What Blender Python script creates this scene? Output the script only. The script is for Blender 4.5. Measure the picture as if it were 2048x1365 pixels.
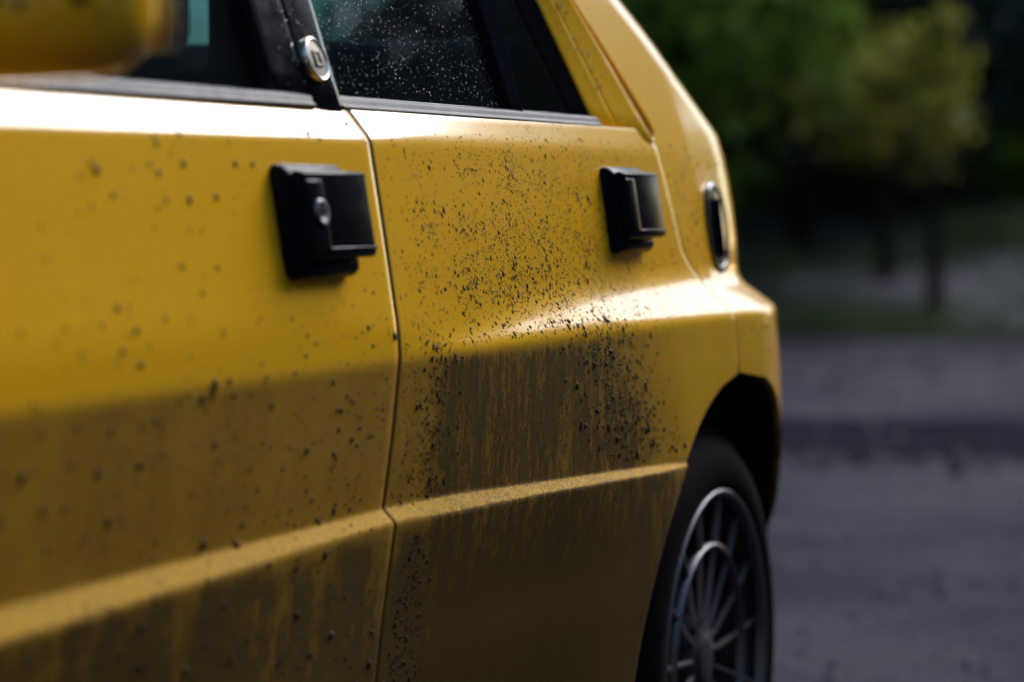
import bpy, bmesh, math, random
import numpy as np
from mathutils import Vector, Matrix

for o in list(bpy.data.objects):
    bpy.data.objects.remove(o, do_unlink=True)
scene = bpy.context.scene
COL = scene.collection
rng = np.random.default_rng(7)
random.seed(7)

# ------------------------------------------------------------------ camera
YAW, PITCH = math.radians(21.081), math.radians(2.963)
cam_data = bpy.data.cameras.new('camera')
cam = bpy.data.objects.new('camera', cam_data)
COL.objects.link(cam)
cam.location = (0, 0, 0.87)
fwd = Vector((math.cos(PITCH) * math.cos(YAW), math.cos(PITCH) * math.sin(YAW), -math.sin(PITCH)))
cam.rotation_euler = fwd.to_track_quat('-Z', 'Y').to_euler()
cam_data.sensor_width = 36.0
cam_data.lens = 100.0
cam_data.clip_start = 0.05
cam_data.clip_end = 600
cam_data.dof.use_dof = True
cam_data.dof.focus_distance = 2.80
cam_data.dof.aperture_fstop = 3.3
cam_data.dof.aperture_blades = 0
scene.camera = cam

# ------------------------------------------------------------------ light
SUN_DIR = Vector((math.cos(math.radians(36)) * math.cos(math.radians(-13)), math.cos(math.radians(36)) * math.sin(math.radians(-13)), math.sin(math.radians(36))))      # towards the sun
world = bpy.data.worlds.new('World')
scene.world = world
world.use_nodes = True
wn = world.node_tree
wn.nodes.clear()
sky = wn.nodes.new('ShaderNodeTexSky')
sky.sky_type = 'NISHITA'
sky.sun_disc = False
sky.sun_elevation = math.asin(SUN_DIR.z)
sky.sun_rotation = math.atan2(SUN_DIR.x, SUN_DIR.y)
sky.air_density = 1.3
sky.dust_density = 0.6
sky.ozone_density = 1.0
bg = wn.nodes.new('ShaderNodeBackground')
bg.inputs['Strength'].default_value = 0.10
wo = wn.nodes.new('ShaderNodeOutputWorld')
wn.links.new(sky.outputs[0], bg.inputs[0])
wn.links.new(bg.outputs[0], wo.inputs[0])
sun_data = bpy.data.lights.new('sun', 'SUN')
sun_data.energy = 1.5
sun_data.angle = math.radians(33)
sun_data.color = (1.0, 0.955, 0.955)
sun = bpy.data.objects.new('sun', sun_data)
sun.rotation_euler = (-SUN_DIR).to_track_quat('-Z', 'Y').to_euler()
sun.location = (10, -8, 14)
COL.objects.link(sun)

scene.view_settings.view_transform = 'Standard'
scene.view_settings.look = 'None'
scene.view_settings.exposure = 1.38
scene.view_settings.gamma = 1.0
scene.view_settings.use_curve_mapping = False
scene.cycles.use_denoising = True
scene.cycles.max_bounces = 8
scene.cycles.transparent_max_bounces = 12
scene.cycles.caustics_reflective = False
scene.cycles.caustics_refractive = False


# ------------------------------------------------------------------ node helper
class NT:
    def __init__(self, name):
        self.m = bpy.data.materials.new(name)
        self.m.use_nodes = True
        self.t = self.m.node_tree
        self.t.nodes.clear()
        self.out = self.t.nodes.new('ShaderNodeOutputMaterial')

    def node(self, typ, **kw):
        n = self.t.nodes.new(typ)
        for k, v in kw.items():
            if isinstance(k, str) and hasattr(n, k):
                setattr(n, k, v)
        return n

    def link(self, a, b):
        self.t.links.new(a, b)

    def put(self, sock, v):
        if hasattr(v, 'is_output') or isinstance(v, bpy.types.NodeSocket):
            self.link(v, sock)
        else:
            sock.default_value = v

    def math(self, op, a, b=None, c=None, clamp=False):
        n = self.node('ShaderNodeMath', operation=op)
        n.use_clamp = clamp
        for i, v in enumerate((a, b, c)):
            if v is not None:
                self.put(n.inputs[i], v)
        return n.outputs[0]

    def smooth(self, v, lo, hi, a=0.0, b=1.0):
        n = self.node('ShaderNodeMapRange')
        n.interpolation_type = 'SMOOTHSTEP'
        self.put(n.inputs['Value'], v)
        n.inputs['From Min'].default_value = lo
        n.inputs['From Max'].default_value = hi
        n.inputs['To Min'].default_value = a
        n.inputs['To Max'].default_value = b
        return n.outputs[0]

    def pos(self):
        c = self.node('ShaderNodeTexCoord')
        return c.outputs['Object']

    def xyz(self, v):
        n = self.node('ShaderNodeSeparateXYZ')
        self.link(v, n.inputs[0])
        return n.outputs

    def scale(self, v, s):
        n = self.node('ShaderNodeVectorMath', operation='MULTIPLY')
        self.link(v, n.inputs[0])
        n.inputs[1].default_value = s
        return n.outputs[0]

    def noise(self, vec, scale, detail=3.0, rough=0.55, dist=0.0):
        n = self.node('ShaderNodeTexNoise')
        self.link(vec, n.inputs['Vector'])
        n.inputs['Scale'].default_value = scale
        n.inputs['Detail'].default_value = detail
        n.inputs['Roughness'].default_value = rough
        n.inputs['Distortion'].default_value = dist
        return n.outputs[0]

    def voronoi(self, vec, scale, rnd=1.0, feature='F1'):
        n = self.node('ShaderNodeTexVoronoi', feature=feature)
        self.link(vec, n.inputs['Vector'])
        n.inputs['Scale'].default_value = scale
        n.inputs['Randomness'].default_value = rnd
        return n.outputs

    def mix(self, f, a, b):
        n = self.node('ShaderNodeMix', data_type='RGBA')
        self.put(n.inputs[0], f)
        self.put(n.inputs[6], a if hasattr(a, 'is_output') or isinstance(a, bpy.types.NodeSocket) else (*a, 1))
        self.put(n.inputs[7], b if hasattr(b, 'is_output') or isinstance(b, bpy.types.NodeSocket) else (*b, 1))
        return n.outputs[2]

    def bump(self, h, strength=0.3, dist=0.002):
        n = self.node('ShaderNodeBump')
        n.inputs['Strength'].default_value = strength
        n.inputs['Distance'].default_value = dist
        self.link(h, n.inputs['Height'])
        return n.outputs[0]

    def principled(self, **kw):
        n = self.node('ShaderNodeBsdfPrincipled')
        for k, v in kw.items():
            k = k.replace('_', ' ')
            s = n.inputs[k]
            if isinstance(v, tuple) and len(v) == 3:
                v = (*v, 1)
            self.put(s, v)
        self.link(n.outputs[0], self.out.inputs[0])
        return n


def simple(name, col, rough=0.5, metal=0.0, noise=0.15, scale=40, **kw):
    m = NT(name)
    p = m.pos()
    n = m.noise(p, scale, 4)
    c = m.mix(n, tuple(v * (1 - noise) for v in col), tuple(min(1, v * (1 + noise)) for v in col))
    r = m.math('MULTIPLY_ADD', n, 0.2, rough - 0.1)
    m.principled(Base_Color=c, Roughness=r, Metallic=metal, **kw)
    return m.m


YELLOW = (0.82, 0.425, 0.010)


def make_paint(name='yellow_paint'):
    m = NT(name)
    p = m.pos()
    x, y, z = m.xyz(p)
    low = m.noise(p, 5, 3)
    mid = m.noise(p, 45, 4)
    fine = m.noise(p, 330, 3, 0.7)
    streak = m.noise(m.scale(p, (60, 60, 8)), 1.0, 5, 0.6)
    streak2 = m.noise(m.scale(p, (230, 230, 55)), 1.0, 4, 0.65)
    streak_b = m.noise(m.scale(p, (20, 20, 2.0)), 1.0, 3, 0.5)
    jit = m.math('MULTIPLY_ADD', mid, 1.0, -0.5)
    lowj = m.math('MULTIPLY_ADD', low, 1.0, -0.5)
    # mud curtain on the rear door ahead of the wheel
    xa = m.math('MULTIPLY_ADD', jit, 0.07, m.math('MULTIPLY_ADD', fine, 0.06, x))
    a = m.smooth(xa, 2.415, 2.475)
    xb = m.math('MULTIPLY_ADD', jit, 0.26, m.math('MULTIPLY_ADD', lowj, 0.2, x))
    zz = m.math('MULTIPLY_ADD', z, 0.9, xb)          # ragged, sloping rear limit
    b = m.smooth(m.math('MULTIPLY_ADD', fine, 0.12, zz), 3.40, 3.66, 1.0, 0.0)
    zc = m.math('MULTIPLY_ADD', jit, 0.05, m.math('MULTIPLY_ADD', fine, 0.03, z))
    c = m.smooth(zc, 0.715, 0.748, 1.0, 0.0)
    tex = m.smooth(m.math('ADD', m.math('MULTIPLY', streak, 0.30), m.math('ADD', m.math('MULTIPLY', streak2, 0.40), m.math('MULTIPLY', fine, 0.30))), 0.430, 0.570, 0.22, 1.0)
    cov = m.smooth(m.noise(m.scale(p, (1.0, 1.0, 0.35)), 16, 5, 0.65), 0.30, 0.58, 0.62, 1.0)
    below0 = m.smooth(z, 0.555, 0.580, 0.9, 0.0)
    b = m.math('MAXIMUM', b, below0)
    heavy = m.math('MULTIPLY', m.math('MULTIPLY', a, b), m.math('MULTIPLY', m.math('MULTIPLY', c, cov), tex))
    # road dirt along the sill, running down in streaks
    zl = m.math('MULTIPLY_ADD', lowj, 0.06, z)
    sill = m.smooth(zl, 0.42, 0.62, 1.0, 0.45)
    below = m.smooth(z, 0.555, 0.580, 1.0, 0.0)
    run = m.smooth(m.math('MULTIPLY_ADD', jit, 0.25, streak_b), 0.38, 0.60, 0.58, 1.0)
    run = m.math('MAXIMUM', run, m.math('MULTIPLY', a, 0.85))
    lower = m.math('MULTIPLY', m.math('MULTIPLY', sill, below), m.math('MULTIPLY', run, m.math('MULTIPLY_ADD', tex, 0.6, 0.4)))
    # dull dust film on the doors, with shade of the undercut part painted in
    film_shade = m.math('MULTIPLY', m.math('MULTIPLY', m.smooth(z, 0.712, 0.728, 0.68, 0.0), m.smooth(x, 2.9, 3.15, 1.0, 0.45)), m.math('MULTIPLY_ADD', streak_b, 0.35, m.math('MULTIPLY_ADD', mid, 0.35, 0.52)))
    film_shade = m.math('ADD', film_shade, m.smooth(low, 0.4, 0.75, 0.0, 0.06))
    # fine specks
    dens = m.smooth(m.noise(m.scale(p, (1.0, 1.0, 0.7)), 22, 4, 0.65), 0.40, 0.64)
    dens2 = m.math('MULTIPLY', dens, m.smooth(x, 2.33, 2.45, 0.45, 1.0))
    dens2 = m.math('MULTIPLY', dens2, m.smooth(x, 2.95, 3.2, 1.0, 0.55))
    v1 = m.voronoi(m.scale(p, (1, 1, 0.75)), 230)[0]
    s1 = m.math('LESS_THAN', v1, m.math('MULTIPLY', dens2, 0.33))
    v2 = m.voronoi(p, 150)[0]
    dn = m.smooth(m.noise(p, 23, 2), 0.45, 0.7)
    s2 = m.math('LESS_THAN', v2, m.math('MULTIPLY', dn, 0.15))
    specks = m.math('MULTIPLY', m.math('MAXIMUM', s1, m.math('MULTIPLY', s2, 0.8)), 0.72)
    dirt = m.math('MAXIMUM', m.math('MULTIPLY', heavy, 0.86), m.math('MULTIPLY', lower, 0.90))
    dirt = m.math('ADD', dirt, film_shade)
    nz = m.xyz(m.node('ShaderNodeNewGeometry').outputs['Normal'])[2]
    dirt = m.math('MULTIPLY', dirt, m.smooth(m.math('MULTIPLY_ADD', jit, 0.5, nz), 0.30, 0.62, 1.0, 0.30))
    dirt = m.math('ADD', dirt, m.math('MULTIPLY', m.math('MULTIPLY', m.smooth(nz, 0.25, 0.5), m.smooth(z, 0.595, 0.605, 1.0, 0.0)), m.smooth(fine, 0.42, 0.62, 0.05, 0.5)))   # rain-washed tops
    dirt = m.math('MAXIMUM', dirt, specks, clamp=True)
    dirt = m.math('MINIMUM', dirt, 0.97)
    # door gap darkened in the colour: packed grime plus painted gap shade
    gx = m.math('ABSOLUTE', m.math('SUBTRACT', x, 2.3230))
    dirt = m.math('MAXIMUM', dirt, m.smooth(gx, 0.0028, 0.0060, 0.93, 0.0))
    # dust caked on the narrow ledge
    dust = m.math('MULTIPLY', m.smooth(nz, 0.25, 0.5), m.smooth(z, 0.595, 0.605, 1.0, 0.0))
    dust = m.math('MULTIPLY', dust, m.smooth(streak2, 0.38, 0.62, 0.8, 1.0))
    mudcol = m.mix(fine, (0.034, 0.019, 0.005), (0.105, 0.058, 0.012))
    ycol = m.mix(low, tuple(v * 0.94 for v in YELLOW), tuple(v * 1.04 for v in YELLOW))
    col = m.mix(m.math('MULTIPLY', dust, 0.30), m.mix(dirt, ycol, mudcol), (0.44, 0.24, 0.03))
    rough = m.math('MULTIPLY_ADD', m.math('MAXIMUM', dirt, dust), 0.42, m.math('MULTIPLY_ADD', mid, 0.12, 0.26))
    coat = m.math('MULTIPLY', m.math('MULTIPLY_ADD', dirt, -0.7, 0.7, clamp=True), m.math('MULTIPLY_ADD', dust, -1.25, 1.0, clamp=True))
    h = m.math('MULTIPLY', m.math('MULTIPLY', fine, streak2), m.math('MULTIPLY', m.math('MULTIPLY_ADD', dirt, 1.0, 0.06), m.math('MULTIPLY_ADD', dust, -0.9, 1.0, clamp=True)))
    nb = m.bump(h, 0.35, 0.0010)
    orange = m.bump(m.noise(p, 500, 1), 0.03, 0.0004)
    n = m.principled(Base_Color=col, Roughness=rough, Normal=nb, Coat_Weight=coat, Coat_Roughness=0.07, Coat_IOR=1.5)
    m.link(m.math('MULTIPLY_ADD', dirt, 0.02, 0.05), n.inputs['Specular IOR Level'])
    m.link(orange, n.inputs['Coat Normal'])
    return m.m


def make_glass(name, tint, spec=1.0, dirt=0.0):
    m = NT(name)
    p = m.pos()
    tr = m.node('ShaderNodeBsdfTransparent')
    tr.inputs[0].default_value = (*tint, 1)
    gl = m.node('ShaderNodeBsdfGlossy')
    gl.inputs['Roughness'].default_value = 0.02
    gl.inputs['Color'].default_value = (0.9, 0.95, 1.0, 1)
    fr = m.node('ShaderNodeFresnel')
    bf = m.node('ShaderNodeNewGeometry').outputs['Backfacing']
    m.link(m.math('MULTIPLY_ADD', bf, 1 / 1.45 - 1.45, 1.45), fr.inputs[0])
    mx = m.node('ShaderNodeMixShader')
    m.link(m.math('MULTIPLY', fr.outputs[0], spec), mx.inputs[0])
    m.link(tr.outputs[0], mx.inputs[1])
    m.link(gl.outputs[0], mx.inputs[2])
    df = m.node('ShaderNodeBsdfDiffuse')
    df.inputs[0].default_value = (0.25, 0.27, 0.27, 1)
    mx2 = m.node('ShaderNodeMixShader')
    n = m.noise(p, 12, 4)
    v = m.voronoi(m.scale(p, (1, 1, 0.7)), 260)[0]
    sp = m.math('LESS_THAN', v, m.smooth(n, 0.35, 0.75, 0.0, 0.22))
    f = m.math('ADD', m.math('MULTIPLY', sp, 0.12), m.math('MULTIPLY', n, 0.030))
    m.link(m.math('MULTIPLY', f, dirt), mx2.inputs[0])
    m.link(mx.outputs[0], mx2.inputs[1])
    m.link(df.outputs[0], mx2.inputs[2])
    m.link(mx2.outputs[0], m.out.inputs[0])
    return m.m


M = {}
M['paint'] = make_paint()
M['black'] = simple('black_plastic', (0.005, 0.006, 0.009), 0.50, 0, 0.3, 90, Specular_IOR_Level=0.0)
M['gloss'] = simple('glossy_black_plastic', (0.004, 0.005, 0.008), 0.14, 0, 0.3, 60, Specular_IOR_Level=0.2)
M['satin'] = simple('satin_black_plastic', (0.004, 0.005, 0.008), 0.20, 0, 0.3, 60, Specular_IOR_Level=0.02)
M['rubber'] = simple('black_rubber', (0.005, 0.005, 0.007), 0.6, 0, 0.3, 70, Specular_IOR_Level=0.0)
M['trim'] = simple('dark_trim_strip', (0.009, 0.010, 0.017), 0.36, 0.0, 0.3, 60, Specular_IOR_Level=0.04)
M['tyre'] = simple('tyre_rubber', (0.004, 0.004, 0.005), 0.7, 0, 0.4, 35, Specular_IOR_Level=0.02)
M['liner'] = simple('wheel_arch_liner', (0.006, 0.006, 0.007), 0.9, 0, 0.3, 30, Specular_IOR_Level=0.05)
M['alloy'] = simple('grey_alloy', (0.13, 0.13, 0.148), 0.42, 0.85, 0.25, 60)
M['alloy_dark'] = simple('dark_alloy', (0.022, 0.022, 0.026), 0.5, 0.4, 0.3, 60)
M['disc'] = simple('brake_disc', (0.03, 0.028, 0.028), 0.55, 0.8, 0.3, 40)
M['chrome'] = simple('worn_chrome', (0.62, 0.60, 0.55), 0.18, 1.0, 0.1, 80)
M['badge'] = simple('badge_face', (0.20, 0.18, 0.12), 0.42, 0.5, 0.2, 200)
M['badge_dark'] = simple('badge_emblem', (0.012, 0.012, 0.016), 0.4, 0, 0.2, 100)
M['amber'] = simple('amber_lens', (0.75, 0.33, 0.01), 0.3, 0, 0.2, 300)
M['mud'] = simple('wet_mud', (0.050, 0.026, 0.012), 0.55, 0, 0.4, 200, Specular_IOR_Level=0.1)
M['water'] = simple('water_bead', (0.07, 0.085, 0.10), 0.3, 0, 0.1, 100)
M['seat'] = simple('dark_seat_fabric', (0.012, 0.015, 0.018), 0.85, 0, 0.3, 60)
M['lining'] = simple('interior_lining', (0.02, 0.028, 0.032), 0.85, 0, 0.2, 30)
M['glass'] = make_glass('side_glass', (0.30, 0.49, 0.58), 0.75, 0.8)
M['rearglass'] = make_glass('rear_glass', (0.085, 0.165, 0.195), 0.6, 0.2)


# ------------------------------------------------------------------ mesh helpers
def link(name, me, mat=None, parent=None):
    o = bpy.data.objects.new(name, me)
    COL.objects.link(o)
    if mat is not None and not me.materials:
        me.materials.append(mat)
    if parent is not None:
        o.parent = parent
        top = parent
        while top.parent:
            top = top.parent
        o.matrix_parent_inverse = Matrix.Translation(top.location).inverted() if parent is top else Matrix.Identity(4)
    return o


def pydata(name, v, f, mat=None, parent=None, smooth=True):
    me = bpy.data.meshes.new(name)
    me.from_pydata([tuple(map(float, q)) for q in v], [], [tuple(map(int, q)) for q in f])
    me.validate()
    if smooth:
        me.polygons.foreach_set('use_smooth', [True] * len(me.polygons))
    me.update()
    return link(name, me, mat, parent)


def grid_faces(nr, nc, flip=False):
    f = []
    for i in range(nr - 1):
        for j in range(nc - 1):
            a, b, c, d = i * nc + j, i * nc + j + 1, (i + 1) * nc + j + 1, (i + 1) * nc + j
            f.append((a, b, c, d) if not flip else (a, d, c, b))
    return f


def bm_obj(name, bm, mat, parent=None, smooth=True):
    bmesh.ops.recalc_face_normals(bm, faces=bm.faces)
    me = bpy.data.meshes.new(name)
    bm.to_mesh(me)
    bm.free()
    if smooth:
        me.polygons.foreach_set('use_smooth', [True] * len(me.polygons))
    return link(name, me, mat, parent)


def rbox(bm, c, s, r, seg=3, rot=None, shear=None):
    """rounded box: centre, size, bevel radius"""
    t = bmesh.new()
    bmesh.ops.create_cube(t, size=1.0)
    for v in t.verts:
        v.co = Vector((v.co.x * s[0], v.co.y * s[1], v.co.z * s[2]))
    if r > 0:
        bmesh.ops.bevel(t, geom=t.edges[:], offset=r, segments=seg, profile=0.5, affect='EDGES')
    for v in t.verts:
        co = v.co.copy()
        if shear:
            co = shear(co)
        if rot is not None:
            co = rot @ co
        v.co = co + Vector(c)
    tmp = bpy.data.meshes.new('tmp')
    t.to_mesh(tmp)
    t.free()
    bm.from_mesh(tmp)
    bpy.data.meshes.remove(tmp)


def tube(bm, p0, p1, r0, r1, n=8, cap=True):
    p0, p1 = Vector(p0), Vector(p1)
    d = (p1 - p0).normalized()
    u = d.orthogonal().normalized()
    w = d.cross(u)
    A = [bm.verts.new(p0 + (u * math.cos(2 * math.pi * i / n) + w * math.sin(2 * math.pi * i / n)) * r0) for i in range(n)]
    B = [bm.verts.new(p1 + (u * math.cos(2 * math.pi * i / n) + w * math.sin(2 * math.pi * i / n)) * r1) for i in range(n)]
    for i in range(n):
        bm.faces.new((A[i], A[(i + 1) % n], B[(i + 1) % n], B[i]))
    if cap:
        bm.faces.new(A[::-1])
        bm.faces.new(B)


def lathe_y(bm, c, prof, n=64):
    """revolve profile [(radius, y)] about the y axis through c"""
    rings = []
    for r, y in prof:
        rings.append([bm.verts.new((c[0] + r * math.cos(2 * math.pi * i / n), c[1] + y, c[2] + r * math.sin(2 * math.pi * i / n))) for i in range(n)])
    for a, b in zip(rings[:-1], rings[1:]):
        for i in range(n):
            bm.faces.new((a[i], a[(i + 1) % n], b[(i + 1) % n], b[i]))


def pchip(xs, ys, x):
    xs, ys, x = np.asarray(xs, float), np.asarray(ys, float), np.asarray(x, float)
    h = np.diff(xs)
    d = np.diff(ys) / h
    m = np.zeros_like(xs)
    m[0], m[-1] = d[0], d[-1]
    for i in range(1, len(xs) - 1):
        if d[i - 1] * d[i] > 0:
            w1, w2 = 2 * h[i] + h[i - 1], h[i] + 2 * h[i - 1]
            m[i] = (w1 + w2) / (w1 / d[i - 1] + w2 / d[i])
    x = np.clip(x, xs[0], xs[-1])
    i = np.clip(np.searchsorted(xs, x) - 1, 0, len(xs) - 2)
    t = (x - xs[i]) / h[i]
    return ((2 * t**3 - 3 * t**2 + 1) * ys[i] + (t**3 - 2 * t**2 + t) * h[i] * m[i] + (-2 * t**3 + 3 * t**2) * ys[i + 1] + (t**3 - t**2) * h[i] * m[i + 1])


# ------------------------------------------------------------------ setting: ground and track
def mat_ground():
    m = NT('forest_soil')
    p = m.pos()
    n1, n2, n3 = m.noise(p, 0.5, 4), m.noise(p, 3.0, 5), m.noise(p, 30, 3)
    c = m.mix(n1, (0.048, 0.047, 0.060), (0.085, 0.080, 0.096))
    c = m.mix(m.smooth(n2, 0.45, 0.7), c, (0.040, 0.050, 0.030))
    m.principled(Base_Color=c, Roughness=0.95, Normal=m.bump(m.math('ADD', n2, n3), 0.6, 0.05), Specular_IOR_Level=0.1)
    return m.m


def mat_track():
    m = NT('wet_gravel_track')
    p = m.pos()
    n1, n2 = m.noise(p, 0.9, 4), m.noise(p, 5.0, 5, 0.65)
    n3 = m.noise(p, 40, 4, 0.7)
    v = m.voronoi(p, 34)
    c = m.mix(n2, (0.014, 0.011, 0.021), (0.029, 0.024, 0.041))
    c = m.mix(m.smooth(n1, 0.50, 0.72), c, (0.022, 0.016, 0.023))
    c = m.mix(m.smooth(n3, 0.5, 0.8, 0, 0.5), c, (0.034, 0.030, 0.050))
    wet = m.smooth(n1, 0.36, 0.58, 1.0, 0.0)
    r = m.math('MULTIPLY_ADD', wet, -0.2, 0.85)
    h = m.math('ADD', m.math('MULTIPLY', v[0], 0.6), n3)
    m.principled(Base_Color=c, Roughness=r, Normal=m.bump(h, 0.8, 0.02), Specular_IOR_Level=0.04)
    return m.m


def bank(x, y):
    """height of the ground: flat under the track, a low bank beyond it"""
    d = np.clip((x - 16.5 + 0.35 * y) / 9.0, 0, 1)
    side = np.clip((-y - 5.5) / 6.0, 0, 1)
    side2 = np.clip((y - 7.5) / 6.0, 0, 1)
    return 0.75 * (3 * d**2 - 2 * d**3) + 0.7 * side**2 + 0.7 * side2**2


def track_z(x, y):
    rut = -0.012 * np.exp(-((y - 1.0) / 0.25)**2) - 0.012 * np.exp(-((y - 2.7) / 0.25)**2)
    return 0.022 + rut + 0.004 * np.sin(x * 2.1 + y * 1.7) + 0.003 * np.sin(x * 5.3 - y * 3.1) + bank(x, y)


def make_ground():
    xs = np.unique(np.concatenate([np.linspace(-260, -30, 10), np.linspace(-30, 60, 91), np.linspace(60, 300, 10)]))
    ys = np.unique(np.concatenate([np.linspace(-260, -30, 10), np.linspace(-30, 40, 71), np.linspace(40, 260, 10)]))
    X, Y = np.meshgrid(xs, ys)
    Z = bank(X, Y) + 0.06 * np.sin(X * 1.3 + Y * .7) * (bank(X, Y) > 0.02)
    v = np.stack([X, Y, Z], -1).reshape(-1, 3)
    o = pydata('ground', v, grid_faces(len(ys), len(xs)), mat_ground())
    o['kind'] = 'structure'
    # the track: a slightly uneven sheet just above the soil
    xs = np.linspace(-14, 17.5, 160)
    ts = np.linspace(0, 1, 70)
    v = []
    for t in ts:
        for x in xs:
            y0 = -4.6 + 0.25 * math.sin(x * 0.7)
            y1 = 6.6 + 0.3 * math.sin(x * 0.55 + 1)
            y = y0 + (y1 - y0) * t
            xx = x - 0.3 * y * max(0, (x - 8) / 9.5)
            z = float(track_z(xx, y))
            v.append((xx, y, z))
    o = pydata('track', v, grid_faces(len(ts), len(xs)), mat_track())
    o['kind'] = 'structure'


make_ground()

# ------------------------------------------------------------------ the car body as a set of longitudinal lines
YC = 1.86                      # centre plane of the car
WX, WZ, WR = 3.30, 0.303, 0.353  # rear wheel arch
FX = 0.82                      # front axle
SHUT = 2.321                   # front / rear door gap

LINES = [
    # z table, y table, corner radius
    dict(z=[(0, .944), (4, .944)], y=[(1.0, 1.054), (2.25, 1.054), (2.45, 1.0455), (3.28, 1.0535), (4, 1.066)], r=0),
    dict(z=[(0, .919), (4, .919)], y=[(1.0, 1.031), (2.32, 1.031), (3.28, 1.044), (4, 1.055)], r=.007),
    dict(z=[(0, .829), (4, .829)], y=[(1.0, 1.016), (2.32, 1.016), (3.28, 1.030), (4, 1.04)], r=.03),
    dict(z=[(0, .760), (2.2, .760), (2.39, .742), (2.46, .741), (2.572, .750), (2.718, .763), (2.883, .769), (3.171, .769), (3.278, .768), (3.5, .762), (4, .755)],
         y=[(0, 1.004), (2.36, 1.0035), (2.48, 1.0065), (2.60, 1.0105), (2.72, 1.014), (2.883, 1.017), (3.171, 1.021), (3.278, 1.023), (3.5, 1.03), (4, 1.035)], r=.017),
    dict(z=[(0, .725), (2.4, .725), (2.82, .729), (3.28, .727), (4, .724)],
         y=[(0, 1.002), (2.36, 1.002), (2.53, .998), (2.67, .993), (2.82, .988), (3.02, .982), (3.277, .977), (3.40, .977), (4, .977)], r=.007),
    dict(z=[(0, .650), (4, .650)], y=[(0, 1.010), (2.32, 1.010), (2.6, .999), (2.9, .981), (3.1, .973), (3.277, .970), (4, .970)], r=.03),
    dict(z=[(0, .589), (2.32, .589), (2.463, .588), (2.574, .584), (2.691, .580), (2.818, .576), (3.005, .569), (3.08, .566), (4, .566)],
         y=[(0, 1.019), (2.32, 1.019), (2.5, 1.010), (2.8, .988), (3.0, .975), (3.1, .969), (3.3, .9675), (4, .9675)], r=.003),
    dict(z=[(0, .566), (1.6, .567), (1.95, .571), (2.32, .5765), (2.45, .5725), (2.66, .571), (2.8, .568), (3.0, .564), (3.08, .562), (4, .562)],
         y=[(0, 1.003), (1.6, 1.004), (2.32, 1.0065), (2.5, .997), (2.8, .976), (3.0, .966), (3.1, .967), (4, .9665)], r=.004),
    dict(z=[(0, .484), (4, .484)], y=[(0, 1.020), (2.32, 1.020), (2.6, 1.006), (2.9, .980), (3.05, .971), (4, .967)], r=.03),
    dict(z=[(0, .430), (4, .430)], y=[(0, 1.026), (2.32, 1.026), (2.6, 1.010), (2.9, .984), (3.05, .976), (4, .968)], r=.03),
    dict(z=[(0, .300), (4, .300)], y=[(0, 1.045), (2.32, 1.045), (2.6, 1.03), (2.9, .998), (4, .972)], r=.03),
    dict(z=[(0, .215), (4, .215)], y=[(0, 1.075), (2.32, 1.075), (2.9, 1.03), (4, .99)], r=0),
]
NSEG = [4, 9, 7, 7, 24, 18, 5, 9, 6, 12, 7]
XS = np.arange(0.0, 3.9501, 0.01)


def line_tables(lines):
    Zc = np.array([pchip(*zip(*l['z']), XS) for l in lines])
    Yc = np.array([pchip(*zip(*l['y']), XS) for l in lines])
    return Yc, Zc


def dense_profile(lines, nseg):
    """rounded profile rows for every station: arrays [row, station]"""
    Yc, Zc = line_tables(lines)
    P = np.stack([Yc, Zc], -1)                 # [line, station, 2]
    rows = [P[0]]
    n = len(lines)
    prev = P[0]
    for k in range(1, n):
        if k < n - 1:
            r = lines[k]['r']
            da, db = P[k - 1] - P[k], P[k + 1] - P[k]
            la, lb = np.linalg.norm(da, axis=-1, keepdims=True), np.linalg.norm(db, axis=-1, keepdims=True)
            A = P[k] + da / la * np.minimum(r, la * .46)
            B = P[k] + db / lb * np.minimum(r, lb * .46)
        else:
            A = P[k]
        for i in range(1, nseg[k - 1] + 1):
            rows.append(prev + (A - prev) * i / nseg[k - 1])
        if k < n - 1:
            for t in np.linspace(0, 1, 6)[1:]:
                rows.append((1 - t)**2 * A + 2 * t * (1 - t) * P[k] + t * t * B)
            prev = B
    R = np.stack(rows)                          # [row, station, 2]
    return R[..., 0], R[..., 1]


PY, PZ = dense_profile(LINES, NSEG)


def samp(arr, v, x):
    return np.interp(x, XS, arr[v])


def rear_bend(x, z):
    """the body side turns in towards the tail: gently at the flare, tighter above it"""
    x, z = np.asarray(x, float), np.asarray(z, float)
    lo = np.maximum(0, x - 3.365)
    low = 0.8 * lo**2 + 7.0 * np.maximum(0, lo - .29)**2
    xc = 3.445 - 1.65 * np.maximum(0, z - 0.945)
    d = np.maximum(0, x - xc)
    high = 0.8 * d**2 + 4.0 * d**3
    pre = 0.05 * np.clip(x - 3.33, 0, .25)
    t = np.clip((z - .70) / .06, 0, 1)
    return low + (high + pre - low) * t * t * (3 - 2 * t)


def Y_AT(x, z):
    """outer skin y for a point of the side (scalar)"""
    i = np.clip((x - XS[0]) / 0.01, 0, len(XS) - 1.001)
    k = int(i)
    f = i - k
    zz = PZ[:, k] * (1 - f) + PZ[:, k + 1] * f
    yy = PY[:, k] * (1 - f) + PY[:, k + 1] * f
    return float(np.interp(-z, -zz, yy) + rear_bend(x, z))


def skin_normal(x, z):
    e = 0.002
    dyx = (Y_AT(x + e, z) - Y_AT(x - e, z)) / (2 * e)
    dyz = (Y_AT(x, z + e) - Y_AT(x, z - e)) / (2 * e)
    return Vector((dyx, -1, dyz)).normalized()


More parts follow.
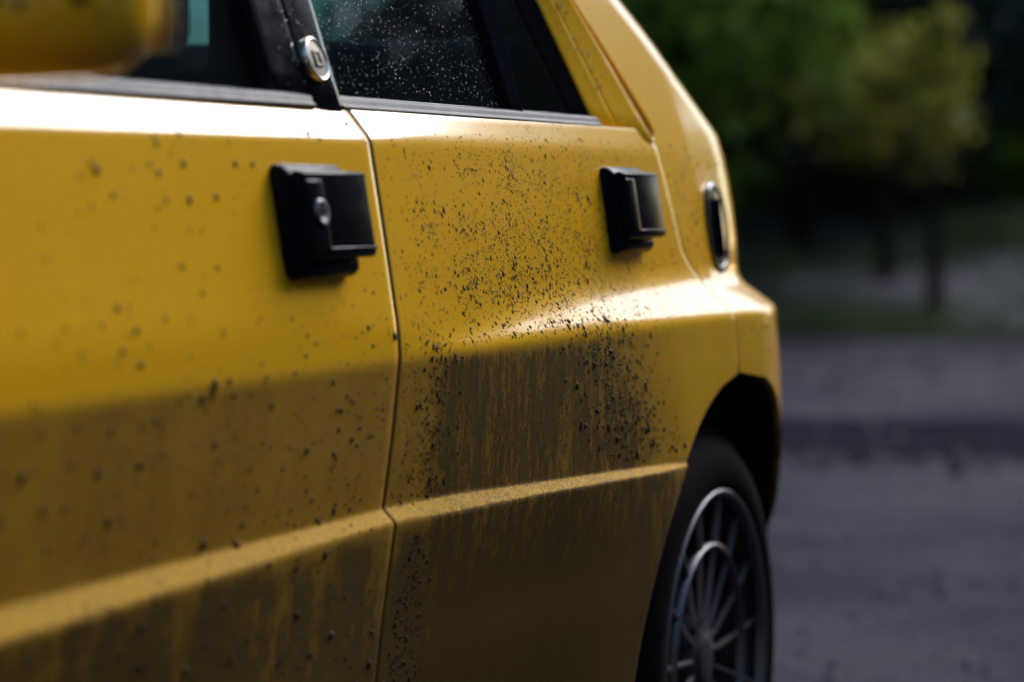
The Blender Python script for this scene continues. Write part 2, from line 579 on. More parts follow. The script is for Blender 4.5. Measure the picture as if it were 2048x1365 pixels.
def with_edges(P, depth=(.014, .014, .014, .014), r=0.0009):
    """P [row, col, 3]; adds a rounded return flange on the four sides (top, bottom, left, right)"""
    def ext(P, axis, end, dep):
        if dep <= 0:
            return P
        a = P.take(0 if end == 0 else -1, axis)
        b = P.take(1 if end == 0 else -2, axis)
        d = a - b
        d /= np.maximum(np.linalg.norm(d, axis=-1, keepdims=True), 1e-9)
        d[..., 1] *= 0.3
        iny = np.array([0, 1.0, 0])
        new = [a + d * r * .7 + iny * r * .3, a + d * r + iny * r, a + d * r + iny * dep]
        new = [np.expand_dims(q, axis) for q in new]
        return np.concatenate(new[::-1] + [P], axis) if end == 0 else np.concatenate([P] + new, axis)
    P = ext(P, 0, 0, depth[0])
    P = ext(P, 0, 1, depth[1])
    P = ext(P, 1, 0, depth[2])
    P = ext(P, 1, 1, depth[3])
    return P


def mirror_pts(P):
    Q = P.copy()
    Q[..., 1] = 2 * YC - Q[..., 1]
    return Q


def grid_obj(name, P, mat, parent, mirrored=False):
    if mirrored:
        P = mirror_pts(P)
    nr, nc = P.shape[:2]
    return pydata(name, P.reshape(-1, 3), grid_faces(nr, nc, flip=not mirrored), mat, parent)


def side_panel(v0, v1, xl, xr, nu, uexp=1.0):
    P = np.zeros((v1 - v0, nu, 3))
    for v in range(v0, v1):
        a, b = SHUT, SHUT
        for _ in range(40):
            a = .5 * a + .5 * xl(samp(PZ, v, a))
            b = .5 * b + .5 * xr(samp(PZ, v, b))
        u = np.linspace(0, 1, nu)
        x = a + (b - a) * u
        z = samp(PZ, v, x)
        y = samp(PY, v, x) + rear_bend(x, z)
        P[v - v0] = np.stack([x, y, z], -1)
    return P


def arch_x(z, sgn, cx=WX):
    h = z - WZ
    if abs(h) >= WR:
        return cx
    return cx + sgn * math.sqrt(WR**2 - h * h)


REAR_SHUT = ([.60, .656, .728, .767, .78, .80, .863, .925, .944], [3.277, 3.277, 3.277, 3.277, 3.256, 3.226, 3.203, 3.180, 3.172])


def rear_shut(z):
    return float(np.interp(z, *REAR_SHUT))


def door_right(z):
    if z < WZ + WR - .0005:
        lower = arch_x(max(z, .30), -1)
        return min(lower, rear_shut(z) - .002) if z > .6 else lower
    return rear_shut(z) - .002


def quarter_left(z):
    if z < WZ + WR - .0005:
        return max(arch_x(max(z, .30), 1), rear_shut(z) + .0035) if z > .6 else arch_x(max(z, .30), 1)
    return rear_shut(z) + .0035


# ------------------------------------------------------------------ the car
car = bpy.data.objects.new('hatchback_car', None)
COL.objects.link(car)
car.location = (2.06, YC, 0.0)
car.empty_display_size = 0.3
car['label'] = 'muddy yellow hatchback with black door handles and flared rear arch'
car['category'] = 'car'
NR = PY.shape[0]

front_doors, rear_doors = [], []
for mir in (False, True):
    P = side_panel(0, NR, lambda z: 1.22, lambda z: SHUT - .002, 90)
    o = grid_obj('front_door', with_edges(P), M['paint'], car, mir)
    front_doors.append(o)
    P = side_panel(0, NR, lambda z: SHUT + .002, door_right, 100)
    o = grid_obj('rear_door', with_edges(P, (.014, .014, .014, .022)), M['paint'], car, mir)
    rear_doors.append(o)

# rear quarter: side below the belt plus the pillar above it, one skin
QL = [dict(l) for l in LINES]
top = [
    dict(z=[(0, 1.345), (4, 1.345)], y=[(0, 1.215), (4, 1.215)], r=0),
    dict(z=[(0, 1.20), (4, 1.20)], y=[(0, 1.148), (4, 1.148)], r=.05),
    dict(z=[(0, 1.06), (4, 1.06)], y=[(0, 1.098), (4, 1.098)], r=.05),
]
QL[0] = dict(z=[(0, .944), (4, .944)], y=[(0, 1.0585), (4, 1.0585)], r=.03)
QL[1] = dict(z=[(0, .905), (4, .905)], y=[(0, 1.0465), (4, 1.0465)], r=.03)
QL = top + QL
_PY, _PZ = PY, PZ
for l in QL[-3:]:
    l['z'] = [(0, l['z'][0][1]), (3.5, {.43: .46, .3: .425, .215: .39}[l['z'][0][1]]), (4, {.43: .46, .3: .425, .215: .39}[l['z'][0][1]])]
QPY, QPZ = dense_profile(QL, [8, 8, 6] + NSEG)
NRQ = QPY.shape[0]


def chan_x(z):
    """front edge of the rear pillar skin above the belt"""
    return 3.232 - 1.0 * (z - .93)


def quarter_panel():
    global PY, PZ
    PY, PZ = QPY, QPZ
    rows = []
    for v in range(NRQ):
        z0 = QPZ[v][330]
        def xl(z):
            if z > .944:
                return chan_x(z)
            if z > .925:
                t = (z - .925) / .019
                return (1 - t) * quarter_left(.925) + t * chan_x(.944)
            return quarter_left(z)
        a = xl(z0)
        for _ in range(30):
            a = .5 * a + .5 * xl(float(samp(QPZ, v, a)))
        xc = (3.365 if z0 < .74 else 3.445) - 1.65 * max(0, z0 - .945)
        dmax = np.interp(z0, [.93, .99, 1.3], [.47, .26, .22])
        end = xc + dmax
        mid = max(a + .01, min(xc, 3.38))
        x = np.concatenate([np.linspace(a, mid, 24)[:-1], np.linspace(mid, end, 40)]) if mid < end - .02 else np.linspace(a, end, 63)
        z = samp(QPZ, v, x)
        y = samp(QPY, v, x) + rear_bend(x, z)
        rows.append(np.stack([x, y, z], -1))
    PY, PZ = _PY, _PZ
    return np.stack(rows)


QP = quarter_panel()
quarters = []
for mir in (False, True):
    quarters.append(grid_obj('rear_quarter_panel', with_edges(QP, (0, .014, .008, 0)), M['paint'], car, mir))

# inner jamb behind the door gaps (rear in body colour, front blackened to paint in the gap's shade)
def strip_xz(name, pts, halfw, off, mat, parent, mir=False):
    P = []
    for (x, z) in pts:
        y = Y_AT(x, z) + off
        P.append([(x - halfw, y, z), (x + halfw, y, z)])
    return grid_obj(name, np.array(P), mat, parent, mir)


for mir in (False, True):
    zs = np.linspace(.944, .22, 60)
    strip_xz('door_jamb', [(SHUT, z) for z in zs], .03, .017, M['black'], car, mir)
    zs = np.linspace(.944, .65, 40)
    strip_xz('door_jamb', [(rear_shut(z), z) for z in zs], .02, .024, M['paint'], car, mir)

# wheel arch liners, one per wheel
def arch_liner(cx, mir):
    n = 48
    P = []
    for k in range(n + 1):
        a = math.pi * (.10 + .96 * k / n)
        ca, sa = math.cos(a), math.sin(a)
        row = []
        ye = Y_AT(cx + WR * ca, max(.42, WZ + WR * sa)) + (.008 if ca > 0 else .022)
        for r, y in ((WR - .002, ye), (WR + .002, ye + .03), (WR + .012, 1.10), (WR + .01, 1.25), (WR * .6, 1.27), (0.05, 1.27)):
            row.append((cx + r * ca, y, max(.06, WZ + r * sa)))
        P.append(row)
    grid_obj('wheel_arch_liner', np.array(P), M['liner'], car, mir)


for mir in (False, True):
    for cx in (WX, FX):
        arch_liner(cx, mir)

# front wing, simple but to size
def front_wing():
    rows = []
    for v in range(NR):
        def xr(z):
            return 1.2165
        z0 = PZ[v][80]
        x = np.linspace(0.06, 1.2165, 70)
        z = samp(PZ, v, x)
        y = samp(PY, v, x)
        d = np.maximum(0, .42 - x)
        y = y + .35 * d**2 + 3.2 * d**3
        bul = np.exp(-((x - FX) / .36)**2) * np.clip((.78 - z) / .08, 0, 1) * np.clip((z - .2) / .2, 0.3, 1)
        y = y - .035 * bul
        z = z - np.maximum(0, .9 - x) * .10 * np.clip((z - .5) / .4, 0, 1)
        if z0 < WZ + WR:
            h = max(z0, .3) - WZ
            hw = math.sqrt(max(0, WR**2 - h * h))
            a, b = FX - hw, FX + hw
            left = np.linspace(.06, a, 35)
            right = np.linspace(b, 1.2165, 35)
            y = np.interp(np.concatenate([left, right]), x, y)
            z = np.interp(np.concatenate([left, right]), x, z)
            x = np.concatenate([left, right])
        else:
            left = np.linspace(.06, FX - 1e-3, 35)
            right = np.linspace(FX + 1e-3, 1.2165, 35)
            xx = np.concatenate([left, right])
            y, z, x = np.interp(xx, x, y), np.interp(xx, x, z), xx
        rows.append(np.stack([x, y, z], -1))
    return np.stack(rows)


FW = front_wing()
for mir in (False, True):
    P = mirror_pts(FW) if mir else FW
    f = []
    nr, nc = P.shape[:2]
    for i in range(nr - 1):
        for j in range(nc - 1):
            a, b, c, d = i * nc + j, i * nc + j + 1, (i + 1) * nc + j + 1, (i + 1) * nc + j
            if j == 34 and abs(P[i + 1, 35, 0] - P[i + 1, 34, 0]) > .01:
                continue
            f.append((a, b, c, d) if mir else (a, d, c, b))
    pydata('front_wing', P.reshape(-1, 3), f, M['paint'], car)

# bonnet, roof, windscreen, tail: spans between the two sides
def span(name, left, mat, crown, nv=24, parent=car):
    """left: list of points on the left edge; spans to the mirrored edge with a crown (dx, dz)"""
    P = []
    for i, q in enumerate(left):
        cr = crown(i / max(1, len(left) - 1)) if callable(crown) else crown
        row = []
        for t in np.linspace(0, 1, nv):
            b = 1 - (2 * t - 1)**2
            row.append((q[0] + cr[0] * b, q[1] + (2 * YC - 2 * q[1]) * t, q[2] + cr[1] * b))
        P.append(row)
    return grid_obj(name, np.array(P), mat, parent)


top_row = FW[0]
span('bonnet', [tuple(top_row[k]) for k in range(0, 56, 3)], M['paint'], (-.03, .035))
span('front_panel', [tuple(FW[k][0]) for k in range(0, NR, 4)] + [tuple(FW[-1][0])], M['black'], (-.05, 0))
span('tail_panel', [tuple(QP[k][-1]) for k in range(34, NRQ, 4)] + [tuple(QP[-1][-1])], M['paint'], (.05, 0))
span('rear_window', [tuple(QP[k][-1]) for k in range(2, 32, 3)], M['rearglass'], (.06, .01))


def gh_y(z, off=0.0):
    return 1.054 + .33 * (z - .944) + off


roof_left = [(x, gh_y(1.33) + .03, 1.335 + .012 * math.sin((x - 1.55) / 1.35 * math.pi)) for x in np.linspace(1.55, 2.9, 14)]
span('roof', roof_left, M['paint'], (0, .035))
span('roof_lining', [(q[0], q[1], q[2] - .03) for q in roof_left], M['lining'], (0, .03))
span('windscreen', [(1.02, 1.12, .965), (1.2, 1.135, 1.09), (1.38, 1.16, 1.22), (1.55, 1.215, 1.335)], M['glass'], (-.08, .01))


# ---- greenhouse strips on the leaning side plane
def gh_strip(name, left, right, o_left, o_right, mat, parent, mir, depth=.02, n=14, curve=0.0):
    """left/right: two (x,z) end points each (bottom, top); offsets are outward-negative"""
    P = []
    for t in np.linspace(0, 1, n):
        xl, zl = [left[0][k] + (left[1][k] - left[0][k]) * t for k in (0, 1)]
        xr, zr = [right[0][k] + (right[1][k] - right[0][k]) * t for k in (0, 1)]
        row = []
        for s in np.linspace(0, 1, 7):
            x, z = xl + (xr - xl) * s, zl + (zr - zl) * s
            y = gh_y(z) + o_left + (o_right - o_left) * s - curve * 4 * s * (1 - s)
            row.append((x, y, z))
        P.append(row)
    P = np.array(P)[::-1]
    return grid_obj(name, with_edges(P, (depth,) * 4, .0025), mat, parent, mir)


ZB, ZT = .946, 1.325


def up(x0, z0, x1, z1, zt=ZT):
    """extend the line through two points to the height zt"""
    return (x0 + (x1 - x0) * (zt - z0) / (z1 - z0), zt)


for k, mir in enumerate((False, True)):
    fd, rd, qp = front_doors[k], rear_doors[k], quarters[k]
    # front door rear upright, black
    gh_strip('window_frame', [(2.204, ZB), (2.212, ZT)], [(2.252, ZB), (2.250, ZT)], .006, .0, M['gloss'], fd, mir)
    # rear door front upright, the trim plate that carries the badge
    gh_strip('pillar_trim', [(2.257, ZB), (2.255, ZT)], [(2.312, ZB - .004), (2.322, ZT)], -.001, -.002, M['gloss'], rd, mir, curve=.001)
    # narrow divider between the drop glass and the fixed quarter light
    gh_strip('window_divider', [(2.766, ZB), (2.772, ZT)], [(2.790, ZB), (2.865, ZT)], .008, .006, M['black'], rd, mir)
    gA = [(3.030, ZB - .002), up(3.032, .943, 2.963, 1.084)]
    gB = [(3.152, .928), up(3.178, .927, 3.032, 1.089)]
    gB[0] = (3.168, .931)
    gS = [(2.985, ZB), up(2.985, .943, 2.912, 1.084)]
    gh_strip('window_seal', gS, [(gA[0][0] + .003, gA[0][1]), (gA[1][0] + .003, gA[1][1])], .020, .012, M['rubber'], rd, mir, depth=.01)
    # yellow frame: shaded inner flank, lit ridge
    mA = [(3.082, .936), up(3.085, .936, 2.990, 1.086)]
    gh_strip('window_frame', gA, mA, .011, .003, M['paint'], rd, mir, depth=.02)
    gh_strip('window_frame', [(mA[0][0] + .001, mA[0][1]), (mA[1][0] + .001, mA[1][1])], gB, .003, -.006, M['paint'], rd, mir, depth=.015)
    # gutter channel beside the pillar
    gC = [(3.224, .931), (chan_x(ZT) - .004, ZT)]
    gh_strip('gutter', [(gB[0][0] + .006, gB[0][1]), (gB[1][0] + .006, gB[1][1])], gC, -.003, .013, M['paint'], qp, mir, depth=.004)
    # glass
    g = np.array([[(x, gh_y(z) + .017 + (.002 if False else 0), z) for x in np.linspace(2.300, 2.78, 12)] for z in np.linspace(ZT, ZB - .012, 10)])
    grid_obj('window_glass', g, M['glass'], rd, mir)
    g = np.array([[(2.776 + ((3.01 - .49 * (z - .943)) - 2.776) * t, gh_y(z) + .021, z) for t in np.linspace(0, 1, 8)] for z in np.linspace(ZT, ZB - .012, 10)])
    grid_obj('quarter_glass', g, M['glass'], rd, mir)
    g = np.array([[(max(1.05 + .95 * (z - .93), 1.02) * (1 - t) + 2.215 * t, gh_y(z) + .020, z) for t in np.linspace(0, 1, 12)] for z in np.linspace(ZT, ZB - .012, 10)])
    grid_obj('window_glass', g, M['glass'], fd, mir)
    # screen pillar
    gh_strip('screen_pillar', [(1.00, .95), (1.53, ZT)], [(1.07, .95), (1.60, ZT)], .0, .0, M['paint'], car, mir)
    # roof rail above the doors
    P = np.array([[(x, gh_y(ZT) - .004 + .03 * s, ZT - .002 + .028 * s) for x in np.linspace(1.52, 2.92, 20)] for s in (1, .66, .33, 0)])
    grid_obj('roof_rail', P, M['paint'], car, mir)


# ---- belt seals
def seal(name, x0, x1, parent, mir, wide=.010):
    prof = [(1.072, .9435), (1.0545, .9437), (1.0515, .9452), (1.0515, .9475), (1.054, .949), (1.0555, .9505), (1.0560, .9540), (1.0590, .9565), (1.064, .9578), (1.072, .9585), (1.078, .9580)]
    P = np.array([[(x, y + .0125 * max(0, x - 2.32), z) for x in np.linspace(x0, x1, 40)] for (y, z) in prof[::-1]])
    o = grid_obj(name, P, M['trim'], parent, mir)
    return o


for k, mir in enumerate((False, True)):
    seal('belt_seal', 1.24, 2.255, front_doors[k], mir)
    seal('belt_seal', 2.3135, 3.035, rear_doors[k], mir)


# ---- door handles
def handle(cx, cz, lock, rear):
    """built around the face centre; x along the car, y outwards is negative"""
    base = bpy.data.objects.new('door_handle', None)
    COL.objects.link(base)
    base.parent = car
    base.matrix_parent_inverse = Matrix.Translation(car.location).inverted()
    y0 = Y_AT(cx, cz)
    sl = (Y_AT(cx, cz + .03) - Y_AT(cx, cz - .03)) / .06      # lean of the panel
    slx = (Y_AT(cx + .05, cz) - Y_AT(cx - .05, cz)) / .10

    def T(c):
        return Vector((cx + c.x, y0 + c.y + sl * c.z + slx * c.x, cz + c.z))

    def part(name, boxes, mat):
        bm = bmesh.new()
        for c, s, r in boxes:
            rbox(bm, c, s, r, 4)
        for v in bm.verts:
            v.co = T(v.co)
        o = bm_obj(name, bm, mat, base)
        o.matrix_parent_inverse = Matrix.Identity(4)
        return o
    L = .146
    part('backplate', [((-.010, -.003, -.004), (.128, .024, .096), .0115)], M['satin'])
    # the lever: a solid slab with a thin raised rim and a proud block at its front end
    part('pull_lever', [((.006, -.0160, .0015), (.132, .014, .074), .006),
                        ((.006, -.0185, .0350), (.126, .010, .0040), .0018),
                        ((-.038, -.0170, .001), (.036, .014, .064), .005),
                        ((.018, -.0190, -.0270), (.104, .010, .0032), .0014)], M['satin'])
    bm = bmesh.new()
    if lock:
        lathe_y(bm, (-.036, -.0240, .004), [(0.0001, -.0012), (.0062, -.0012), (.0086, -.0030), (.0104, -.0030), (.0112, -.001), (.0112, .004)], 28)
        for v in bm.verts:
            v.co = T(v.co)
        o = bm_obj('lock_barrel', bm, M['alloy'], base)
        o.matrix_parent_inverse = Matrix.Identity(4)
        part('keyhole', [((-.036, -.0266, .004), (.0022, .002, .0075), .0006)], M['badge_dark'])
    else:
        bm.free()
    return base


handle(2.180, .851, True, False)
handle(3.022, .856, False, True)

# ---- pillar badge
def badge():
    c = Vector((2.279, gh_y(.987) - .002, .987))
    b = bpy.data.objects.new('pillar_badge', None)
    COL.objects.link(b)
    b.parent = car
    b.matrix_parent_inverse = Matrix.Translation(car.location).inverted()
    lean = Matrix.Rotation(-math.atan(.33), 4, 'X')

    def fin(bm, name, mat):
        for v in bm.verts:
            v.co = lean @ v.co + c
        return bm_obj(name, bm, mat, b)
    bm = bmesh.new()
    lathe_y(bm, (0, 0, 0), [(.0205, .004), (.0208, -.003), (.0202, -.0050), (.0190, -.0056), (.0178, -.0052), (.0172, -.0038)], 48)
    fin(bm, 'badge_ring', M['chrome'])
    bm = bmesh.new()
    lathe_y(bm, (0, 0, 0), [(.0176, -.0040), (.012, -.0044), (.0001, -.0046)], 48)
    fin(bm, 'badge_face', M['badge'])
    bm = bmesh.new()
    # squared ring emblem with a centre bar
    for cc, ss in (((0, -.0050, .0062), (.014, .002, .0030)), ((0, -.0050, -.0062), (.014, .002, .0030)), ((-.0058, -.0050, 0), (.0030, .002, .0154)), ((.0058, -.0050, 0), (.0030, .002, .0154))):
        rbox(bm, cc, ss, .0007, 2)
    fin(bm, 'badge_emblem', M['badge_dark'])


badge()

# ---- fuel filler on the rear quarter
def filler():
    cx, cz = 3.395, .828
    y0 = Y_AT(cx, cz)
    n = skin_normal(cx, cz)
    rot = Vector((0, -1, 0)).rotation_difference(n).to_matrix()
    b = bpy.data.objects.new('fuel_filler_cap', None)
    COL.objects.link(b)
    b.parent = car
    b.matrix_parent_inverse = Matrix.Translation(car.location).inverted()

    def fin(bm, name, mat):
        for v in bm.verts:
            v.co = rot @ v.co + Vector((cx, y0, cz))
        return bm_obj(name, bm, mat, b)
    bm = bmesh.new()
    lathe_y(bm, (0, 0, 0), [(.057, .006), (.0568, -.001), (.054, -.0030), (.049, -.0025), (.045, .004)], 56)
    fin(bm, 'filler_ring', M['gloss'])
    bm = bmesh.new()
    lathe_y(bm, (0, 0, 0), [(.050, -.0005), (.044, -.0012), (.001, -.0016)], 40)
    fin(bm, 'filler_disc', M['gloss'])
    bm = bmesh.new()
    rbox(bm, (0, -.003, 0), (.016, .006, .072), .002)
    fin(bm, 'filler_grip', M['black'])


filler()

# ---- door mirror
def mirror():
    b = bpy.data.objects.new('door_mirror', None)
    COL.objects.link(b)
    b.parent = car
    b.matrix_parent_inverse = Matrix.Translation(car.location).inverted()
    bm = bmesh.new()

    def sh(c):
        # the shell is deeper towards the door and its front bulges
        t = (c.y + .09) / .18
        return Vector((c.x * (0.75 + .35 * t) - .022 * (1 - (c.y / .10)**2) * (c.x < 0), c.y, c.z * (.90 + .1 * t)))
    rbox(bm, (1.545, .928, 1.004), (.095, .190, .136), .040, 8, None, sh)
    bm_obj('mirror_housing', bm, M['paint'], b)
    bm = bmesh.new()
    rbox(bm, (1.592, .918, 1.010), (.012, .160, .100), .005, 3)
    bm_obj('mirror_glass', bm, M['chrome'], b)
    bm = bmesh.new()
    rbox(bm, (1.50, 1.035, .985), (.10, .07, .055), .014, 3)
    bm_obj('mirror_arm', bm, M['black'], b)


mirror()

# ---- wheels
def wheel(cx, parent_name='wheel', mir=False):
    b = bpy.data.objects.new('wheel', None)
    COL.objects.link(b)
    b.parent = car
    b.matrix_parent_inverse = Matrix.Translation(car.location).inverted()
    RT = .302
    cy = 1.004                 # plane of the rim lip

    def fin(bm, name, mat):
        if mir:
            for v in bm.verts:
                v.co.y = 2 * YC - v.co.y
        return bm_obj(name, bm, mat, b, smooth=name != 'spoke')
    c = (cx, cy, RT)
    bm = bmesh.new()
    lathe_y(bm, c, [(.196, .012), (.207, .002), (.212, -.001), (.222, -.004), (.240, -.004), (.258, .002), (.272, .012), (.283, .020), (.291, .030), (.297, .042), (.300, .06), (.3015, .10), (.300, .145), (.294, .165), (.28, .185), (.24, .19), (.20, .185)], 96)
    # tread blocks as shallow ridges across the shoulder
    for k in range(72):
        a = 2 * math.pi * k / 72
        rot = Matrix.Rotation(-a, 3, 'Y')
        rbox(bm, rot @ Vector((.2985, .105, 0)) + Vector(c), (.007, .12, .017), .0015, 1, rot)
    fin(bm, 'tyre', M['tyre'])
    bm = bmesh.new()
    lathe_y(bm, c, [(.1985, .020), (.2005, .004), (.2035, -.002), (.2075, -.003), (.2095, .000), (.2085, .006)], 96)
    fin(bm, 'rim_lip', M['alloy'])
    bm = bmesh.new()
    lathe_y(bm, c, [(.2010, .010), (.1965, .016), (.1925, .030), (.190, .16)], 72)
    fin(bm, 'rim_barrel', M['alloy_dark'])
    # fifteen thin spokes: from the hub out to a shoulder, then splayed to the rim
    ns = 15
    for k in range(ns):
        a = 2 * math.pi * (k + .46) / ns
        bm = bmesh.new()
        def P(r, da, y):
            return (c[0] + r * math.sin(a + da), c[1] + y, c[2] + r * math.cos(a + da))
        def bar(p, q, w0, w1, d0, d1):
            # tapered box bar in the wheel plane
            p, q = Vector(p), Vector(q)
            d = (q - p).normalized()
            s = d.cross(Vector((0, 1, 0))).normalized()
            vs = []
            for pt, w, dd in ((p, w0, d0), (q, w1, d1)):
                for (i, j) in ((-1, 1), (-.7, 0), (.7, 0), (1, 1)):
                    vs.append(bm.verts.new(pt + s * w * i + Vector((0, dd * j, 0))))
            for i in range(3):
                bm.faces.new((vs[i], vs[i + 1], vs[i + 5], vs[i + 4]))
            bm.faces.new(vs[0:4][::-1])
            bm.faces.new(vs[4:8])
        bar(P(.046, 0, .016), P(.138, 0, .010), .0024, .0027, .006, .006)
        bar(P(.136, 0, .009), P(.200, 0, .008), .0036, .0030, .007, .006)
        fin(bm, 'spoke', M['alloy'])
    bm = bmesh.new()
    lathe_y(bm, c, [(.1365, .016), (.1370, .008), (.1400, .006), (.1430, .008), (.1435, .016)], 72)
    fin(bm, 'spoke_ring', M['alloy'])
    bm = bmesh.new()
    lathe_y(bm, c, [(.054, .045), (.053, .024), (.050, .020), (.040, .0175), (.032, .0165), (.029, .014), (.018, .013), (.0005, .0125)], 48)
    fin(bm, 'hub_cap', M['alloy_dark'])
    bm = bmesh.new()
    lathe_y(bm, c, [(.05, .060), (.132, .060), (.132, .075), (.05, .075)], 48)
    fin(bm, 'brake_disc', M['disc'])


for mir in (False, True):
    wheel(WX, mir=mir)
    wheel(FX, mir=mir)

# ---- inside: seats, shelf, floor
def seat(cy, x0, name='front_seat'):
    b = bpy.data.objects.new(name, None)
    COL.objects.link(b)
    b.parent = car
    b.matrix_parent_inverse = Matrix.Translation(car.location).inverted()
    bm = bmesh.new()
    rbox(bm, (x0 - .22, cy, .46), (.52, .50, .16), .05, 4)
    bm_obj('cushion', bm, M['seat'], b)
    bm = bmesh.new()
    rbox(bm, (x0 + .05, cy, .76), (.15, .48, .58), .06, 4, Matrix.Rotation(math.radians(14), 3, 'Y'))
    bm_obj('backrest', bm, M['seat'], b)
    bm = bmesh.new()
    rbox(bm, (x0 + .14, cy, 1.11), (.10, .28, .17), .04, 4, Matrix.Rotation(math.radians(10), 3, 'Y'))
    bm_obj('headrest', bm, M['seat'], b)


seat(1.50, 1.95)
seat(2.22, 1.95)
b = bpy.data.objects.new('rear_seat', None)
COL.objects.link(b)
b.parent = car
b.matrix_parent_inverse = Matrix.Translation(car.location).inverted()
bm = bmesh.new()
rbox(bm, (2.95, YC, .47), (.50, 1.24, .16), .05, 4)
bm_obj('cushion', bm, M['seat'], b)
bm = bmesh.new()
rbox(bm, (3.26, YC, .808), (.14, 1.28, .51), .05, 4, Matrix.Rotation(math.radians(12), 3, 'Y'))
bm_obj('backrest', bm, M['seat'], b)
bm = bmesh.new()
rbox(bm, (3.31, 1.875, 1.13), (.10, .28, .18), .04, 4)
bm_obj('headrest', bm, M['seat'], b)
for sg in (1, -1):
    bm = bmesh.new()
    rbox(bm, (2.245, YC - sg * (YC - 1.114), 1.12), (.125, .014, .42), .004, 2)
    bm_obj('belt_pillar_trim', bm, M['lining'], car)
bm = bmesh.new()
tube(bm, (3.42, 1.475, 1.02), (3.34, 1.30, 1.24), .022, .026, 10)
bm_obj('hatch_strut', bm, M['lining'], car)
bm = bmesh.new()
rbox(bm, (3.50, YC, .985), (.50, 1.20, .02), .004, 2)
bm_obj('parcel_shelf', bm, M['lining'], car)
bm = bmesh.new()
rbox(bm, (2.3, YC, .26), (2.4, 1.46, .04), .01, 2)
bm_obj('floor_pan', bm, M['lining'], car)
bm = bmesh.new()
rbox(bm, (1.32, YC, .80), (.35, 1.42, .30), .06, 3)
bm_obj('dashboard', bm, M['lining'], car)
# inner trim of doors and rear pillar
for mir in (False, True):
    P = np.array([[(x, y, z) for x in np.linspace(1.25, 3.20, 10)] for (y, z) in ((1.085, .945), (1.10, .93), (1.115, .7), (1.12, .3))])
    grid_obj('door_trim', P, M['lining'], car, mir)
    P = np.array([[(chan_x(z) - .05 + (.40 - .2 * (z - .94)) * t, gh_y(z) + .05 + .10 * t * t, z) for t in np.linspace(0, 1, 6)] for z in np.linspace(1.33, .93, 10)])
    grid_obj('pillar_trim', P, M['lining'], car, mir)


# ---- mud and water on the panels: real beads of many sizes
def half_blob(n=6):
    vs, fs = [], []
    for k in range(n):
        a = 2 * math.pi * k / n
        vs.append((math.cos(a), math.sin(a), -.15))
    for k in range(n):
        a = 2 * math.pi * (k + .5) / n
        vs.append((.72 * math.cos(a), .72 * math.sin(a), .42))
    vs.append((0, 0, .62))
    for k in range(n):
        k2 = (k + 1) % n
        fs += [(k, k2, n + k), (k2, n + k2, n + k), (n + k, n + k2, 2 * n)]
    return np.array(vs), fs


BLOB_V, BLOB_F = half_blob()


def blobs(name, items, mat, parent, label, zpos=None):
    """items: (point, normal, half length, half width, height, angle)"""
    V, Fc = [], []
    for (p, n, a, w, h, ang) in items:
        n = Vector(n).normalized()
        t = Vector((0, 0, 1)) - n * n.z
        t = t.normalized() if t.length > 1e-4 else Vector((1, 0, 0))
        s = n.cross(t)
        u = t * math.cos(ang) + s * math.sin(ang)
        q = n.cross(u)
        base = len(V)
        for b in BLOB_V:
            V.append(Vector(p) + u * (b[0] * a) + q * (b[1] * w) + n * (b[2] * h))
        Fc += [tuple(base + i for i in f) for f in BLOB_F]
    o = pydata(name, V, Fc, mat, parent)
    o['kind'] = 'stuff'
    o['label'] = label
    return o


def scatter(n, fx, fz, keep, size, ang=0.0, angs=.5, elong=1.5):
    out = []
    while len(out) < n:
        x, z = fx(), fz()
        if random.random() > keep(x, z):
            continue
        y = Y_AT(x, z)
        r = size()
        nn = skin_normal(x, z)
        e = 1 + random.random() * elong
        out.append(((x, y, z), nn, r * e, r, r * (.7 + .5 * random.random()), ang + random.gauss(0, angs)))
    return out


def rear_keep(x, z):
    zcrease = .728
    if x > door_right(z) - .01:
        return 0
    if abs(x - 3.035) < .095 and .80 < z < .905:
        return 0
    k = (.10 + math.exp(-((x - 2.70) / .27)**2)) * (0.14 + math.exp(-((z - .80) / .095)**2))
    # clumpy fans thrown up by the wheel
    q = (x - 2.35) * 1.0 + (z - .7) * .8
    k *= .45 + .9 * max(0, math.sin(x * 31 + z * 47) * math.sin(z * 58 - x * 23 + 1.3) + .35 * math.sin(q * 140) + .2)
    if z < zcrease:
        k = .35 * math.exp(-((x - 2.36) / .04)**2) + .6 * math.exp(-((x - 2.86 + .25 * (z - .66)) / .07)**2) * (z > .58)
    return min(1, k)


def logsize(m, s, lo, hi):
    return lambda: min(hi, max(lo, m * math.exp(random.gauss(0, s))))


items = scatter(6500, lambda: random.uniform(2.335, 3.22), lambda: random.uniform(.58, .93), rear_keep, logsize(.00050, .45, .00028, .0020), .35, .5)
items += scatter(120, lambda: random.uniform(2.40, 3.1), lambda: random.uniform(.728, .80), lambda x, z: math.exp(-((x - 2.68) / .16)**2) * (x < 3.2), logsize(.0011, .35, .0007, .0026), .5, .3, 1.0)
items += scatter(330, lambda: random.uniform(2.335, 2.50), lambda: random.uniform(.59, .735), lambda x, z: math.exp(-((x - 2.415) / .035)**2), logsize(.0008, .45, .0004, .0022), .1, .4)
items += scatter(680, lambda: random.uniform(2.70, 3.20), lambda: random.uniform(.58, .74), lambda x, z: math.exp(-((x - 2.88 + .9 * (z - .66)) / .085)**2) * (x < door_right(z) - .01), logsize(.0009, .5, .0004, .0030), .2, .5)
items += scatter(260, lambda: random.uniform(2.335, 2.42), lambda: random.uniform(.40, .56), lambda x, z: math.exp(-((x - 2.375) / .03)**2), logsize(.0009, .45, .0004, .0024), .1, .4)
